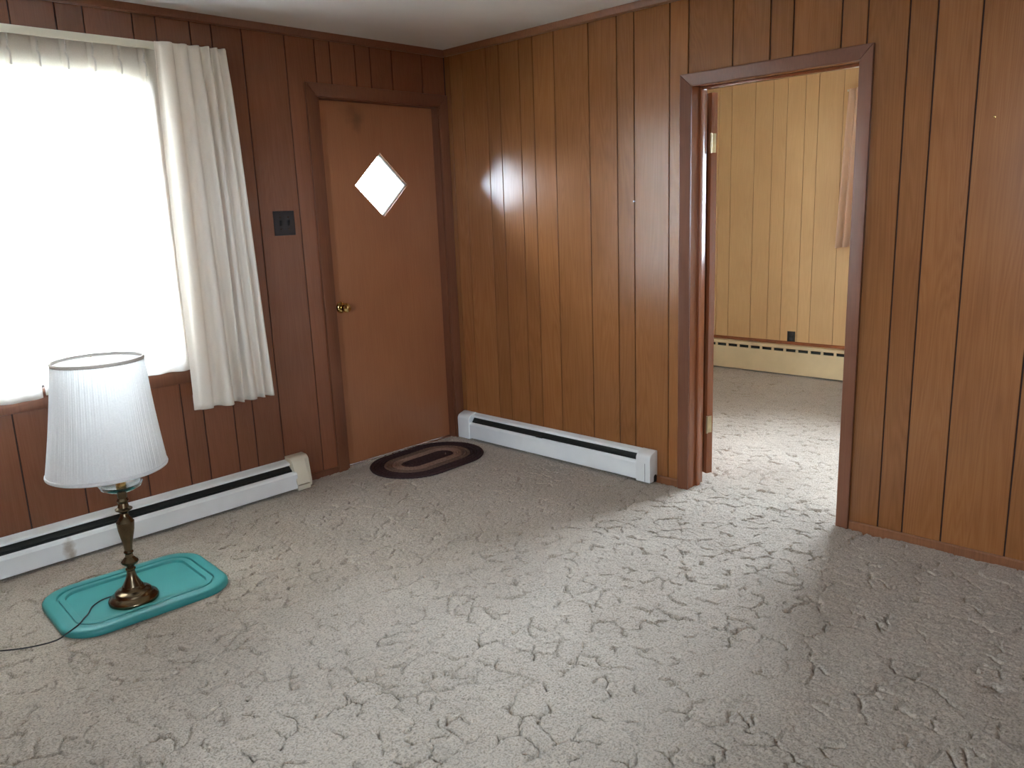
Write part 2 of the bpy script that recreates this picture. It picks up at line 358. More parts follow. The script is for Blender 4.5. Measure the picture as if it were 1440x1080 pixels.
# front door casing and jambs
t3 = tag(empty('trim_3', (-0.48, 0, 0)), 'dark wood casing around the front door', 'trim', kind='structure')
def part(mb, name, mat, parent, **k):
    o = mb.build(name, mat, None, **k); o.parent = parent; o.matrix_parent_inverse = Matrix.Translation(parent.location).inverted(); return o
x0, x1, zt = FDO[0], FDO[1], FDO[3]; cw = 0.066
def mitre(mb, outer, inner, t0, t1, plane):   # a mitred board between two polylines' segment (4 pts in wall plane)
    a, b, c, d = outer[0], outer[1], inner[1], inner[0]
    n = len(mb.v)
    for u, z in (a, b, c, d): mb.v.append(plane(u, z, 0.0))
    for (u, z), t in zip((a, b, c, d), (t0, t0, t1, t1)): mb.v.append(plane(u, z, t))
    for q in ((0,1,2,3),(4,7,6,5),(0,4,5,1),(1,5,6,2),(2,6,7,3),(3,7,4,0)): mb.f.append([n+i for i in q])
    return mb
PL = lambda u, z, t: (u, -t, z)
part(mitre(MB(), ((x0-cw, -0.03), (x0-cw, zt+cw)), ((x0, -0.03), (x0, zt)), 0.018, 0.011, PL), 'casing_board', M['casing'], t3, bevel=0.003)
part(mitre(MB(), ((x0-cw, zt+cw), (-0.001, zt+cw)), ((x0, zt), (x1, zt)), 0.018, 0.011, PL), 'casing_board', M['casing'], t3, bevel=0.003)
part(mitre(MB(), ((-0.001, zt+cw), (-0.001, -0.03)), ((x1, zt), (x1, -0.03)), 0.018, 0.011, PL), 'casing_board', M['casing'], t3, bevel=0.003)
part(MB().box(x0-0.0, x0+0.016, 0.0, 0.14, -0.03, zt), 'jamb', M['casing'], t3)
part(MB().box(x1-0.012, x1, 0.0, 0.14, -0.03, zt), 'jamb', M['casing'], t3)
part(MB().box(x0, x1, 0.0, 0.14, zt-0.004, zt+0.012), 'jamb', M['casing'], t3)
for a_, b_, c_, d_ in ((x0+0.016, x0+0.034, 0.0, zt-0.02), (x1-0.030, x1-0.012, 0.0, zt-0.02), (x0+0.016, x1-0.012, zt-0.02, zt-0.004)):
    part(MB().box(a_, b_, 0.0975, 0.115, c_, d_), 'door_stop', M['casing'], t3)
part(MB().box(x0, x1, 0.035, 0.15, -0.04, 0.004), 'threshold', M['casing'], t3)

# interior doorway casing, jambs, stops
j0, j1, jt = -2.450, -1.695, 1.945; cw2 = 0.056
t4 = tag(empty('trim_4', (0, -2.07, 0)), 'dark glossy wood casing and jambs of the open interior doorway', 'trim', kind='structure')
PR = lambda u, z, t: (-t, u, z)
for fl, (o_, i_) in enumerate([(((j1+cw2, -0.03), (j1+cw2, jt+cw2)), ((j1, -0.03), (j1, jt))), (((j1+cw2, jt+cw2), (j0-cw2, jt+cw2)), ((j1, jt), (j0, jt))), (((j0-cw2, jt+cw2), (j0-cw2, -0.03)), ((j0, jt), (j0, -0.03)))]):
    part(mitre(MB(), o_, i_, 0.018, 0.010, PR), 'casing_board', M['casing'], t4, bevel=0.004, seg=3)
PB = lambda u, z, t: (TH+t, u, z)
for o_, i_ in [(((j1+cw2, -0.03), (j1+cw2, jt+cw2)), ((j1+0.006, -0.03), (j1+0.006, jt+0.006))), (((j1+cw2, jt+cw2), (j0-cw2, jt+cw2)), ((j1+0.006, jt+0.006), (j0-0.006, jt+0.006))), (((j0-cw2, jt+cw2), (j0-cw2, -0.03)), ((j0-0.006, jt+0.006), (j0-0.006, -0.03)))]:
    part(mitre(MB(), o_, i_, 0.014, 0.010, PB), 'casing_board', M['redtrim'], t4, bevel=0.003)
part(MB().box(0, TH, j1, j1+0.018, -0.03, jt+0.018), 'jamb', M['redtrim'], t4, bevel=0.002)
part(MB().box(0, TH, j0-0.018, j0, -0.03, jt+0.018), 'jamb', M['redtrim'], t4, bevel=0.002)
part(MB().box(0, TH, j0, j1, jt, jt+0.018), 'jamb', M['redtrim'], t4, bevel=0.002)
part(MB().box(0.062, 0.095, j1-0.011, j1, -0.03, jt), 'door_stop', M['redtrim'], t4, bevel=0.003)
part(MB().box(0.062, 0.095, j0, j0+0.011, -0.03, jt), 'door_stop', M['redtrim'], t4, bevel=0.003)
part(MB().box(0.062, 0.095, j0+0.011, j1-0.011, jt-0.011, jt), 'door_stop', M['redtrim'], t4, bevel=0.003)

# ------------------------------------------------------------------ front door with diamond light
M['brass'] = plain('polished_brass', (0.72, 0.52, 0.20), 0.18, metal=1.0, noise=0.03)
M['hinge'] = plain('dull_brass', (0.42, 0.33, 0.20), 0.35, metal=1.0, noise=0.1)
M['oldbrass'] = plain('aged_brass', (0.17, 0.125, 0.075), 0.27, metal=1.0, noise=0.06, scale=40)
cx, cz, hw, hh = -0.478, 1.593, 0.186, 0.178
d1 = tag(empty('door_1', (-0.48, 0.06, 0)), 'flush orange-brown front door with a diamond-shaped window', 'door', kind='structure')
mb = MB(); DX0, DX1, DZ0, DZ1, DY0, DY1 = x0+0.018, x1-0.014, 0.006, zt-0.006, 0.052, 0.096
n = 0
for y in (DY0, DY1):
    mb.v += [(DX0, y, DZ0), (DX1, y, DZ0), (DX1, y, DZ1), (DX0, y, DZ1), (cx, y, cz-hh), (cx+hw, y, cz), (cx, y, cz+hh), (cx-hw, y, cz)]
for b_ in (0, 8):
    for q in ((0,1,4),(1,5,4),(1,2,5),(2,6,5),(2,3,6),(3,7,6),(3,0,7),(0,4,7)): mb.f.append([b_+i for i in q])
for i in range(4):
    k = (i+1) % 4; mb.f.append([i, k, 8+k, 8+i]); mb.f.append([4+i, 12+i, 12+k, 4+k])
part(mb, 'door_slab', M['door'], d1)
def diamond_ring(mb, ro, ri, ya, yb):
    for s in range(4):
        P = [(0, -1), (1, 0), (0, 1), (-1, 0)]; a, b_ = P[s], P[(s+1) % 4]; n = len(mb.v)
        for y in (ya, yb):
            for (p, q), k in ((a, ro), (b_, ro), (b_, ri), (a, ri)): mb.v.append((cx+p*(hw-k), y, cz+q*(hh-k)))
        for q in ((0,1,2,3),(4,7,6,5),(0,4,5,1),(1,5,6,2),(2,6,7,3),(3,7,4,0)): mb.f.append([n+i for i in q])
    return mb
part(diamond_ring(MB(), 0.0, 0.012, 0.068, 0.090), 'glazing_bead', M['frame'], d1)
mb = MB()
for y in (0.076, 0.080): mb.v += [(cx, y, cz-hh+0.004), (cx+hw-0.004, y, cz), (cx, y, cz+hh-0.004), (cx-hw+0.004, y, cz)]
mb.f += [[0,1,2,3],[7,6,5,4],[0,4,5,1],[1,5,6,2],[2,6,7,3],[3,7,4,0]]
part(mb, 'diamond_pane', M['pane'], d1)
# knob: rosette, neck, knob as one lathe, lying along -y
def knob(parent, x, z, yface):
    def lathe_y(prof, name, par):
        mb = MB().lathe(prof, 28); mb.v = [(x+a, yface-c, z+b) for a, b, c in mb.v]; return part(mb, name, M['brass'], par, smooth=True)
    k = lathe_y([(0.004, 0.014), (0.011, 0.016), (0.011, 0.030), (0.018, 0.034), (0.026, 0.044), (0.0275, 0.054), (0.024, 0.064), (0.012, 0.069), (0.001, 0.070)], 'knob', parent)
    r = lathe_y([(0.033, 0.0), (0.032, 0.006), (0.026, 0.012), (0.013, 0.015), (0.004, 0.015)], 'rosette', parent)
knob(d1, -0.826, 0.925, DY0)

# ------------------------------------------------------------------ interior door leaf, opened back into the next room
d2 = tag(empty('door_2', (TH+0.022, j1-0.006, 0)), 'red-brown interior door standing open, hinge edge seen in the doorway', 'door', kind='structure')
mb = MB().box(0.004, 0.040, 0.0, 0.735, 0.040, 1.930)
leaf = mb.build('door_leaf', M['redtrim'], d2, bevel=0.002)
for z in (0.305, 1.70):
    h = MB().box(0.006, 0.032, -0.0022, 0.0, z-0.044, z+0.044).build('hinge', M['hinge'], d2)
    MB().tube([(0.001, -0.004, z-0.046), (0.001, -0.004, z+0.046)], 0.005, 10).build('hinge_pin', M['hinge'], h, smooth=True)
d2.rotation_euler = (0, 0, math.radians(-22))
kn = MB().lathe([(0.025, 0), (0.024, 0.01), (0.010, 0.014), (0.010, 0.032), (0.025, 0.046), (0.026, 0.056), (0.015, 0.066), (0.001, 0.067)], 24)
kn.v = [(0.040+c, 0.675+a, 0.93+b) for a, b, c in kn.v]; kn.build('knob', M['brass'], d2, smooth=True)

# ------------------------------------------------------------------ windows
def window(name, axis, hole, d0, d1, label, mulls=0):
    a0, a1, z0, z1 = hole; mid = (a0+a1)/2; dm = (d0+d1)/2
    w = tag(empty(name, (mid, dm, z0) if axis == 'x' else (dm, mid, z0)), label, 'window', kind='structure')
    def bx(p, q, s, e, da=d0, db=d1):
        return MB().box(p, q, da, db, s, e) if axis == 'x' else MB().box(da, db, p, q, s, e)
    fw = 0.045
    for p, q, s, e in ((a0, a0+fw, z0, z1), (a1-fw, a1, z0, z1), (a0+fw, a1-fw, z0, z0+fw), (a0+fw, a1-fw, z1-fw, z1)):
        part(bx(p, q, s, e), 'frame_bar', M['frame'], w, bevel=0.002)
    n = mulls+1; step = (a1-a0-2*fw)/n
    for i in range(n):
        p = a0+fw+i*step
        part(bx(p+0.002, p+step-0.002, z0+fw, z1-fw, dm-0.003, dm+0.003), 'pane', M['pane'], w)
        if i: part(bx(p-0.02, p+0.02, z0+fw, z1-fw), 'mullion', M['frame'], w, bevel=0.002)
    return w
window('window_1', 'x', WIN, 0.05, 0.125, 'large picture window behind white sheer curtains', 0)
window('window_2', 'y', FWO, XF+0.04, XF+0.12, 'bedroom window of the next room beside the tan curtain', 1)
window('fill_window_4', 'y', WWO, XW-0.10, XW-0.03, 'small unseen window added in the end wall for fill light', 0)
window('fill_window_3', 'x', BWO, YB-0.11, YB-0.03, 'small window added behind the camera for fill light', 0)
w5 = tag(empty('trim_5', (-2.39, 0, 0.72)), 'dark wood stool and apron under the picture window', 'trim', kind='structure')
part(MB().box(-3.06, -1.73, -0.022, 0.05, 0.735, 0.76), 'window_stool', M['casing'], w5, bevel=0.003)
part(MB().box(-3.04, -1.75, -0.014, 0.0, 0.672, 0.735), 'apron', M['casing'], w5, bevel=0.003)
part(MB().box(-1.785, -1.73, -0.016, 0.0, 0.76, 2.145), 'casing_board', M['casing'], w5, bevel=0.003)
part(MB().box(-3.055, -3.0, -0.016, 0.0, 0.76, 2.145), 'casing_board', M['casing'], w5, bevel=0.003)
part(MB().box(-3.0, -1.785, -0.016, 0.0, 2.09, 2.145), 'casing_board', M['casing'], w5, bevel=0.003)

# ------------------------------------------------------------------ curtains
M['drape'] = cloth('cream_drapery', (0.93, 0.86, 0.77), 0.22)
M['sheer'] = cloth('white_sheer', (0.96, 0.91, 0.83), 0.45, 0.05, 300)
M['sheerhem'] = cloth('white_sheer_double', (0.90, 0.91, 0.92), 0.45, 0.0, 300)
M['pleat'] = cloth('white_sheer_folded', (0.80, 0.77, 0.72), 0.1, 0.0, 300)
M['tandrape'] = cloth('tan_drapery', (0.80, 0.60, 0.44), 0.4)
M['rod'] = plain('rod_enamel', (0.74, 0.70, 0.58), 0.35, noise=0.01)

# traverse rod
rod = tag(empty('curtain_rod', (-2.39, -0.09, 2.16)), 'cream traverse rod across the top of the picture window', 'curtain rod')
part(MB().box(-3.38, -1.425, -0.083, -0.074, 2.168, 2.200), 'rail', M['rod'], rod, bevel=0.002)
part(MB().box(-1.430, -1.4245, -0.083, -0.001, 2.168, 2.200), 'rod_return', M['rod'], rod, bevel=0.001)
part(MB().box(-3.38, -3.3745, -0.083, -0.001, 2.168, 2.200), 'rod_return', M['rod'], rod, bevel=0.001)

def sheet(name, fx, nu, nv, zt, zb, mat, parent=None, thick=0.0008, origin=None):
    mb = MB(); pts = []
    for i in range(nu):
        u = i/(nu-1); row = []
        for j in range(nv):
            v = j/(nv-1); row.append(fx(u, v))
        pts.append(row)
    mb.grid(pts, nu, nv)
    o = mb.build(name, mat, parent, smooth=True, angle=80, origin=origin)
    return o
def sheer(x0, x1, zt, zb, label, y=-0.048, seed=0):
    P = 0.1045; ph = x1-0.02
    def pt(u, z, dy=0.0):
        x = x0+(x1-x0)*u; d = ((x-ph+P/2) % P)-P/2
        top = max(0, min(1, (z-(zt-0.17))/0.06)); lo = 1-max(0, min(1, (z-zb)/1.2))
        pin = -0.026*math.exp(-(d/0.005)**2)+0.006*math.exp(-((abs(d)-0.012)/0.005)**2)
        wav = -0.010*math.cos(2*math.pi*d/P)-0.006*math.sin(x*23+seed+z*1.3)
        flr = -0.007*math.sin(x*41+seed)*lo
        return (x, y+pin*top+(wav+flr)*(1-top)+dy, z+(0.006*math.sin(x*9+seed)*lo))
    root = tag(empty('sheer_curtain', ((x0+x1)/2, y, zb)), label, 'curtain', 'sheer curtains of the picture window')
    def mk(name, z1, z0, nv, mat, dy):
        o = sheet(name, lambda u, v: pt(u, z1+(z0-z1)*v, dy), int((x1-x0)/0.004), nv, 0, 0, mat); o.parent = root; o.matrix_parent_inverse = Matrix.Translation(root.location).inverted()
    mk('sheer_cloth', zt, zb, 40, M['sheer'], 0)
    mk('heading', zt, zt-0.115, 12, M['sheerhem'], 0.0025)
    mk('hem', zb+0.07, zb+0.0005, 8, M['sheerhem'], 0.0025)
    x = ph
    while x > x0+0.01:
        pth = catmull([(x, y-0.019, zt-0.002), (x+0.0015, y-0.023, zt-0.05), (x-0.001, y-0.020, zt-0.078), (x+0.003, y-0.026, zt-0.095), (x+0.004, y-0.021, zt-0.115), (x+0.005, y-0.017, zt-0.140)], 5)
        part(MB().tube(pth, 0.0042, 7), 'pinch_pleat', M['pleat'], root, smooth=True); x -= P
sheer(-2.388, -1.68, 2.196, 0.735, 'right-hand white sheer curtain, half hidden by the cream drape')
sheer(-3.03, -2.398, 2.196, 0.728, 'left-hand white sheer curtain, running out of the picture', seed=2)

def drape(name, xl, xr, zt, zb, y, mat, label, mirror=False, nf=5.2):
    root = tag(empty(name, ((xl[0]+xr[0])/2, y, zb)), label, 'curtain')
    def pt(u, v, dy=0):
        z = zt+(zb-zt)*v; w = u
        a = xl[0]+(xl[1]-xl[0])*v; b = xr[0]+(xr[1]-xr[0])*v**0.75
        f = 0.7*w+nf*w**1.6
        hd = max(0, min(1, 1-(v*(zt-zb)-0.09)/0.07))
        s = math.sin(2*math.pi*f-0.6); c3 = math.copysign(abs(s)**0.6, s)
        amp = (0.026+0.010*v)*(1-0.35*hd)
        yy = y-0.006-amp*c3*(0.55+0.45*math.sin(5*w+1.2+v*1.5)**2)-0.012*math.sin(3.1*w+0.3)*v+0.004*math.sin(17*w+5*v)
        x = a+(b-a)*w+0.012*math.sin(6.28*f*0.5+2*v)*math.sin(math.pi*w)*v
        e = (max(0, (w-0.93)/0.07))**2
        yy = min(yy, y+0.032)*(1-e)+(y+0.028)*e
        return (x, yy+dy, z)
    def mk(nm, v0, v1, nv, dy):
        o = sheet(nm, lambda u, v: pt(u, v0+(v1-v0)*v, dy), 150, nv, 0, 0, mat); o.parent = root; o.matrix_parent_inverse = Matrix.Translation(root.location).inverted()
        return o
    b = mk('drape_cloth', 0, 1, 60, 0)
    md = b.modifiers.new('thickness', 'SOLIDIFY'); md.thickness = 0.0016; md.offset = 0
    mk('heading', 0.002, 0.055, 8, 0.003)
    mk('hem', 0.955, 0.9995, 8, 0.003)
    return root
drape('drape', (-1.772, -1.800), (-1.440, -1.378), 2.194, 0.556, -0.124, M['drape'], 'cream pleated drape hanging at the right end of the picture window')
# next-room curtain (left edge of it shows)
root = tag(empty('window_curtain', (2.85, -1.32, 1.05)), 'tan curtain hanging in the next room at the doorway edge', 'curtain')
def fpt(u, v, dy=0):
    z = 2.20+(1.045-2.20)*v; yl = -1.285+0.047*v**0.8; w = 0.20
    yy = yl-u*w
    return (2.835-0.035*math.sin(2*math.pi*u*3.6+0.5)*(0.5+0.5*v)+dy, yy, z+0.02*u)
for nm, v0, v1, nv, dy in (('drape_cloth', 0, 1, 40, 0), ('hem', 0.95, 0.999, 6, 0.003)):
    o = sheet(nm, lambda u, v: fpt(u, v0+(v1-v0)*v, dy), 70, nv, 0, 0, M['tandrape']); o.parent = root; o.matrix_parent_inverse = Matrix.Translation(root.location).inverted()
tag(MB().tube([(2.862, -1.26, 2.195), (2.862, -2.86, 2.195)], 0.008, 10).build('curtain_rod', M['rod'], smooth=True), 'thin curtain rod over the next-room window', 'curtain rod')

# ------------------------------------------------------------------ baseboard heaters
def heater(name, axis, a0, a1, depth, label, capL, capR, hgt=0.163):
    mid = (a0+a1)/2
    root = tag(empty(name, (mid, -0.03, 0) if axis == 'x' else (-0.03, mid, 0)), label, 'heater')
    D = depth
    def pr(prof, p, q): return MB().prism([(-u, z) for u, z in prof], axis, p, q)
    part(pr([(0.0, 0.004), (0.004, 0.004), (0.004, hgt-0.004), (D*0.40, hgt-0.012), (D*0.47, hgt-0.018), (D*0.46, hgt-0.020), (D*0.39, hgt-0.0145), (0.002, hgt)], a0, a1), 'back_plate', M['white'], root)
    part(pr([(0.0035, hgt), (0.002, hgt+0.002), (D*0.42, hgt-0.008), (D*0.52, hgt-0.014), (D*0.52, hgt-0.022), (D*0.50, hgt-0.022), (D*0.50, hgt-0.017), (D*0.41, hgt-0.011)], a0, a1), 'hood', M['white'], root)
    part(pr([(D*0.82, hgt-0.050), (D*0.93, hgt-0.056), (D, hgt-0.066), (D, 0.016), (D*0.9, 0.012), (D*0.9, 0.015), (D-0.003, 0.018), (D-0.003, hgt-0.067), (D*0.92, hgt-0.059), (D*0.82, hgt-0.053)], a0, a1), 'front_panel', M['white'], root)
    part(pr([(0.006, 0.012), (D*0.78, 0.012), (D*0.78, hgt-0.064), (D*0.44, hgt-0.030), (0.006, hgt-0.020)], a0+0.01, a1-0.01), 'fin_core', M['slot'], root)
    part(pr([(D*0.50, hgt-0.044), (D*0.66, hgt-0.046), (D*0.66, hgt-0.0445), (D*0.50, hgt-0.0425)], a0+0.01, a1-0.01), 'damper_blade', M['fin'], root)
    return root
DL, DR = 0.098, 0.066
hl = heater('baseboard_heater', 'x', -4.3, -1.285, DL, 'long white baseboard heater under the picture window', 0, 0, 0.158)
hr = heater('baseboard_heater', 'y', -1.425, -0.13, DR, 'white baseboard heater between the front door and the doorway', 0, 0, 0.166)
# marks: rust on the long heater, smudges near the top of the front door
def stained(src_mat, name, spots, col, amt, nscale):
    m = src_mat.copy(); m.name = name; nt = m.node_tree; L = nt.links; b = nt.nodes['Principled BSDF']
    src = b.inputs['Base Color'].links[0].from_socket
    g = N(nt, 'ShaderNodeNewGeometry'); nz = N(nt, 'ShaderNodeTexNoise', i_Scale=nscale, i_Detail=3.0); L.new(g.outputs['Position'], nz.inputs['Vector'])
    for c, rx, rz in spots:
        sp_ = N(nt, 'ShaderNodeVectorMath', operation='SUBTRACT'); sp_.inputs[1].default_value = c; L.new(g.outputs['Position'], sp_.inputs[0])
        sc = N(nt, 'ShaderNodeVectorMath', operation='MULTIPLY'); sc.inputs[1].default_value = (1/rx, 0, 1/rz); L.new(sp_.outputs[0], sc.inputs[0])
        ln = N(nt, 'ShaderNodeVectorMath', operation='LENGTH'); L.new(sc.outputs[0], ln.inputs[0])
        sb = N(nt, 'ShaderNodeMath', operation='MULTIPLY_ADD'); sb.inputs[1].default_value = 1.6; sb.inputs[2].default_value = -0.8; L.new(nz.outputs['Fac'], sb.inputs[0])
        ad = N(nt, 'ShaderNodeMath', operation='ADD'); L.new(ln.outputs['Value'], ad.inputs[0]); L.new(sb.outputs[0], ad.inputs[1])
        mr = N(nt, 'ShaderNodeMapRange'); mr.inputs['From Min'].default_value = 0.3; mr.inputs['From Max'].default_value = 1.15; mr.inputs['To Min'].default_value = amt; mr.inputs['To Max'].default_value = 0.0
        L.new(ad.outputs[0], mr.inputs['Value'])
        mx = N(nt, 'ShaderNodeMix', data_type='RGBA'); L.new(mr.outputs[0], mx.inputs['Factor']); L.new(src, mx.inputs['A']); mx.inputs['B'].default_value = (*col, 1); src = mx.outputs['Result']
    L.new(src, b.inputs['Base Color']); return m
for c in hl.children:
    if c.name.startswith('front_panel'): c.data.materials[0] = stained(M['white'], 'white_enamel_rust_mark', [((-2.413, -0.098, 0.058), 0.028, 0.045), ((-2.405, -0.098, 0.022), 0.018, 0.04)], (0.34, 0.27, 0.19), 0.7, 30.0)
for c in d1.children:
    if c.name.startswith('door_slab'): c.data.materials[0] = stained(M['door'], 'door_veneer_smudged', [((-0.640, 0.052, 1.975), 0.075, 0.05), ((-0.625, 0.052, 1.93), 0.03, 0.06)], (0.14, 0.065, 0.03), 0.55, 14.0)
def arc(cx_, cz_, r, a0, a1, n=6): return [(cx_+r*math.cos(math.radians(a0+(a1-a0)*i/n)), cz_+r*math.sin(math.radians(a0+(a1-a0)*i/n))) for i in range(n+1)]
def cap_profile(D, top, z0=0.006):
    return [(0.0, z0)]+[(D, z0)]+arc(D-0.030, top-0.040, 0.030, 0, 75)+arc(0.012, top-0.012, 0.012, 80, 90, 2)+[(0.0, top)]
# right heater caps
def capped(root, p, q, D, top):
    return part(MB().prism([(-u, z) for u, z in cap_profile(D, top)], 'y', p, q), 'end_cap', M['white'], root, bevel=0.003, smooth=True)
capped(hr, -0.135, -0.030, DR+0.003, 0.170)
c = capped(hr, -1.508, -1.420, DR+0.003, 0.170)
part(MB().box(-DR-0.0036, -DR+0.002, -1.4775, -1.4755, 0.01, 0.108), 'seam', M['slot'], hr)
part(MB().prism([(-0.008, 0.004), (-0.034, 0.004)]+[(-0.021-0.013*math.cos(t*math.pi/6), 0.030+0.013*math.sin(t*math.pi/6)) for t in range(7)][0:7], 'y', -1.5092, -1.500), 'pipe_hole', M['slot'], hr)
part(MB().box(-0.062, -0.050, -0.752, -0.700, 0.116, 0.128), 'damper_tab', M['slot'], hr, bevel=0.002)
# left heater ivory cap: rounded shell with a slanted flap and a foot
LD = DL+0.004
capL = [(0, 0.006), (0.080, 0.006), (0.084, 0.030)]+arc(0.034, 0.142, 0.034, 20, 90, 7)+[(0.0, 0.178)]
part(MB().prism([(-u, z) for u, z in capL], 'x', -1.296, -1.190), 'end_cap', M['ivory'], hl, bevel=0.004, smooth=True)
part(MB().prism([(-u, z) for u, z in [(0.062, 0.165), (0.074, 0.150), (0.108, 0.036), (0.103, 0.034), (0.068, 0.148), (0.056, 0.160)]], 'x', -1.294, -1.218), 'flap', M['ivory'], hl, bevel=0.001)
part(MB().box(-1.290, -1.214, -0.104, -0.06, 0.002, 0.028), 'foot', M['ivory'], hl, bevel=0.002)

# next room convector with slots
hf = tag(empty('wall_convector', (XF-0.035, -1.0, 0)), 'cream slotted convector along the far wall of the next room', 'heater')
fx0 = XF-0.068
mb = MB().box(fx0, fx0+0.006, -3.35, -0.02, 0.012, 0.200).box(fx0, XF-0.001, -3.35, -0.02, 0.226, 0.250)
y = -0.020
while y > -3.3:
    mb.box(fx0, fx0+0.006, y-0.012 if y > -0.03 else y-0.011, y+0.0 if y > -0.03 else y+0.011, 0.198, 0.228); y -= 0.1045
mb.build('convector_front', M['cream_heater'], None); hfF = bpy.data.objects['convector_front']; hfF.parent = hf; hfF.matrix_parent_inverse = Matrix.Translation(hf.location).inverted()
part(MB().box(fx0+0.02, XF-0.004, -3.3, -0.03, 0.01, 0.21), 'convector_core', M['slot'], hf)
part(MB().box(fx0+0.010, fx0+0.016, -3.3, -0.03, 0.203, 0.216), 'convector_fin', M['fin'], hf)

# ------------------------------------------------------------------ electrical plates
M['bakelite'] = plain('dark_bakelite', (0.022, 0.020, 0.022), 0.35)
M['black'] = plain('black_plastic', (0.008, 0.008, 0.008), 0.5)
sw = tag(empty('light_switch', (-1.162, 0, 1.402)), 'dark double light switch plate beside the front door', 'light switch')
part(MB().box(-1.222, -1.102, -0.006, 0, 1.340, 1.464), 'switch_plate', M['bakelite'], sw, bevel=0.003)
for xx in (-1.185, -1.139):
    part(MB().prism([(-0.004, 1.389), (-0.006, 1.389), (-0.018, 1.413), (-0.015, 1.418), (-0.004, 1.412)], 'x', xx-0.005, xx+0.005), 'toggle', M['black'], sw, bevel=0.001)
    for zz in (1.372, 1.432):
        s = MB().lathe([(0.003, 0), (0.003, 0.0015)], 10); s.v = [(xx+a, -0.0055-c_, zz+b_) for a, b_, c_ in s.v]; part(s, 'screw', M['oldbrass'], sw)
ou = tag(empty('wall_outlet', (XF, -0.878, 0.315)), 'black electrical outlet just above the next-room convector', 'outlet')
part(MB().box(XF-0.006, XF, -0.911, -0.845, 0.272, 0.360), 'outlet_plate', M['black'], ou, bevel=0.002)
for zz in (0.296, 0.337):
    part(MB().box(XF-0.0085, XF-0.005, -0.893, -0.863, zz-0.012, zz+0.012), 'receptacle', M['bakelite'], ou, bevel=0.002)

# nails and marks left on the right wall
M['steel'] = plain('nail_steel', (0.75, 0.72, 0.66), 0.3, metal=1.0)
for (yy, zz, lab) in ((-1.374, 1.443, 'tiny bright nail in a groove left of the doorway'), (-2.94, 1.681, 'small brass nail high on the panels at the far right')):
    s = MB().lathe([(0.0012, 0.0), (0.0012, 0.010), (0.0042, 0.0105), (0.0042, 0.012), (0.001, 0.0128)], 10); s.v = [(-c_, a, b_) for a, b_, c_ in s.v]
    tag(s.build('nail', M['steel'] if yy > -2 else M['brass'], smooth=True, origin=None), lab, 'nail', 'nails in the right wall').location = (0, yy, zz)

# ------------------------------------------------------------------ braided oval rug
RC, RA, RS = (-0.511, -0.248), 0.035, 0.118
def braid_mat(name, col):
    m, nt, b = newmat(name); L = nt.links
    tc = N(nt, 'ShaderNodeTexCoord'); nz = N(nt, 'ShaderNodeTexNoise', i_Scale=70.0, i_Detail=3.0); L.new(tc.outputs['Object'], nz.inputs['Vector'])
    r = ramp(nt, [(0.3, tuple(c*0.75 for c in col)), (0.7, tuple(c*1.2 for c in col))]); L.new(nz.outputs['Fac'], r.inputs['Fac']); L.new(r.outputs['Color'], b.inputs['Base Color'])
    b.inputs['Roughness'].default_value = 0.95; b.inputs['Specular IOR Level'].default_value = 0.1
    bp = N(nt, 'ShaderNodeBump', i_Strength=0.5, i_Distance=0.003); L.new(nz.outputs['Fac'], bp.inputs['Height']); L.new(bp.outputs['Normal'], b.inputs['Normal']); return m
RM = {'border_band': (0.045, 0.026, 0.026), 'taupe_band': (0.155, 0.10, 0.075), 'tan_band': (0.26, 0.165, 0.125), 'core_band': (0.05, 0.028, 0.027)}
rug = tag(empty('oval_rug', (RC[0], RC[1], 0)), 'oval braided rug in dark brown and tan rings by the front door', 'rug')
def ring_path(r, n=120):
    pts = []
    Lp = 4*RS+2*math.pi*r
    for i in range(n):
        s = Lp*i/n
        if s < 2*RS: p = (-RS+s, -r)
        elif s < 2*RS+math.pi*r: t = (s-2*RS)/r-math.pi/2; p = (RS+r*math.cos(t), r*math.sin(t))
        elif s < 4*RS+math.pi*r: p = (RS-(s-2*RS-math.pi*r), r)
        else: t = (s-4*RS-math.pi*r)/r+math.pi/2; p = (-RS+r*math.cos(t), r*math.sin(t))
        pts.append((p[0]*math.cos(RA)-p[1]*math.sin(RA)+RC[0], p[0]*math.sin(RA)+p[1]*math.cos(RA)+RC[1], s))
    return pts
def braid(mb, r, w):
    n = max(40, int((4*RS+2*math.pi*r)/0.008)); P = ring_path(max(r, 0.002), n); rings = []
    for i, (px, py, s) in enumerate(P):
        qx, qy, _ = P[(i+1) % n]; t = Vector((qx-px, qy-py, 0)).normalized(); nr = Vector((t.y, -t.x, 0))
        bump = 1+0.10*math.sin(2*math.pi*s/0.024); row = []
        for k in range(8):
            a = 2*math.pi*k/8; row.append(Vector((px, py, 0.0085))+nr*(w*0.54*math.cos(a))+Vector((0, 0, 0.0075*bump*math.sin(a)))) 
        rings.append(row)
    return mb.grid(rings, n, 8, True, True)
w = 0.0204; k = 0; bands = {b_: MB() for b_ in RM}
lim = [('core_band', 0.064), ('tan_band', 0.119), ('taupe_band', 0.165), ('border_band', 0.246)]; r_in = 0
for nm, ro in lim:
    cnt = max(1, round((ro-r_in)/w)); ww = (ro-r_in)/cnt
    for i in range(cnt): braid(bands[nm], r_in+ww*(i+0.5), ww)
    r_in = ro
for nm, mb in bands.items(): part(mb, nm, braid_mat(nm+'_wool', RM[nm]), rug, smooth=True, angle=180)

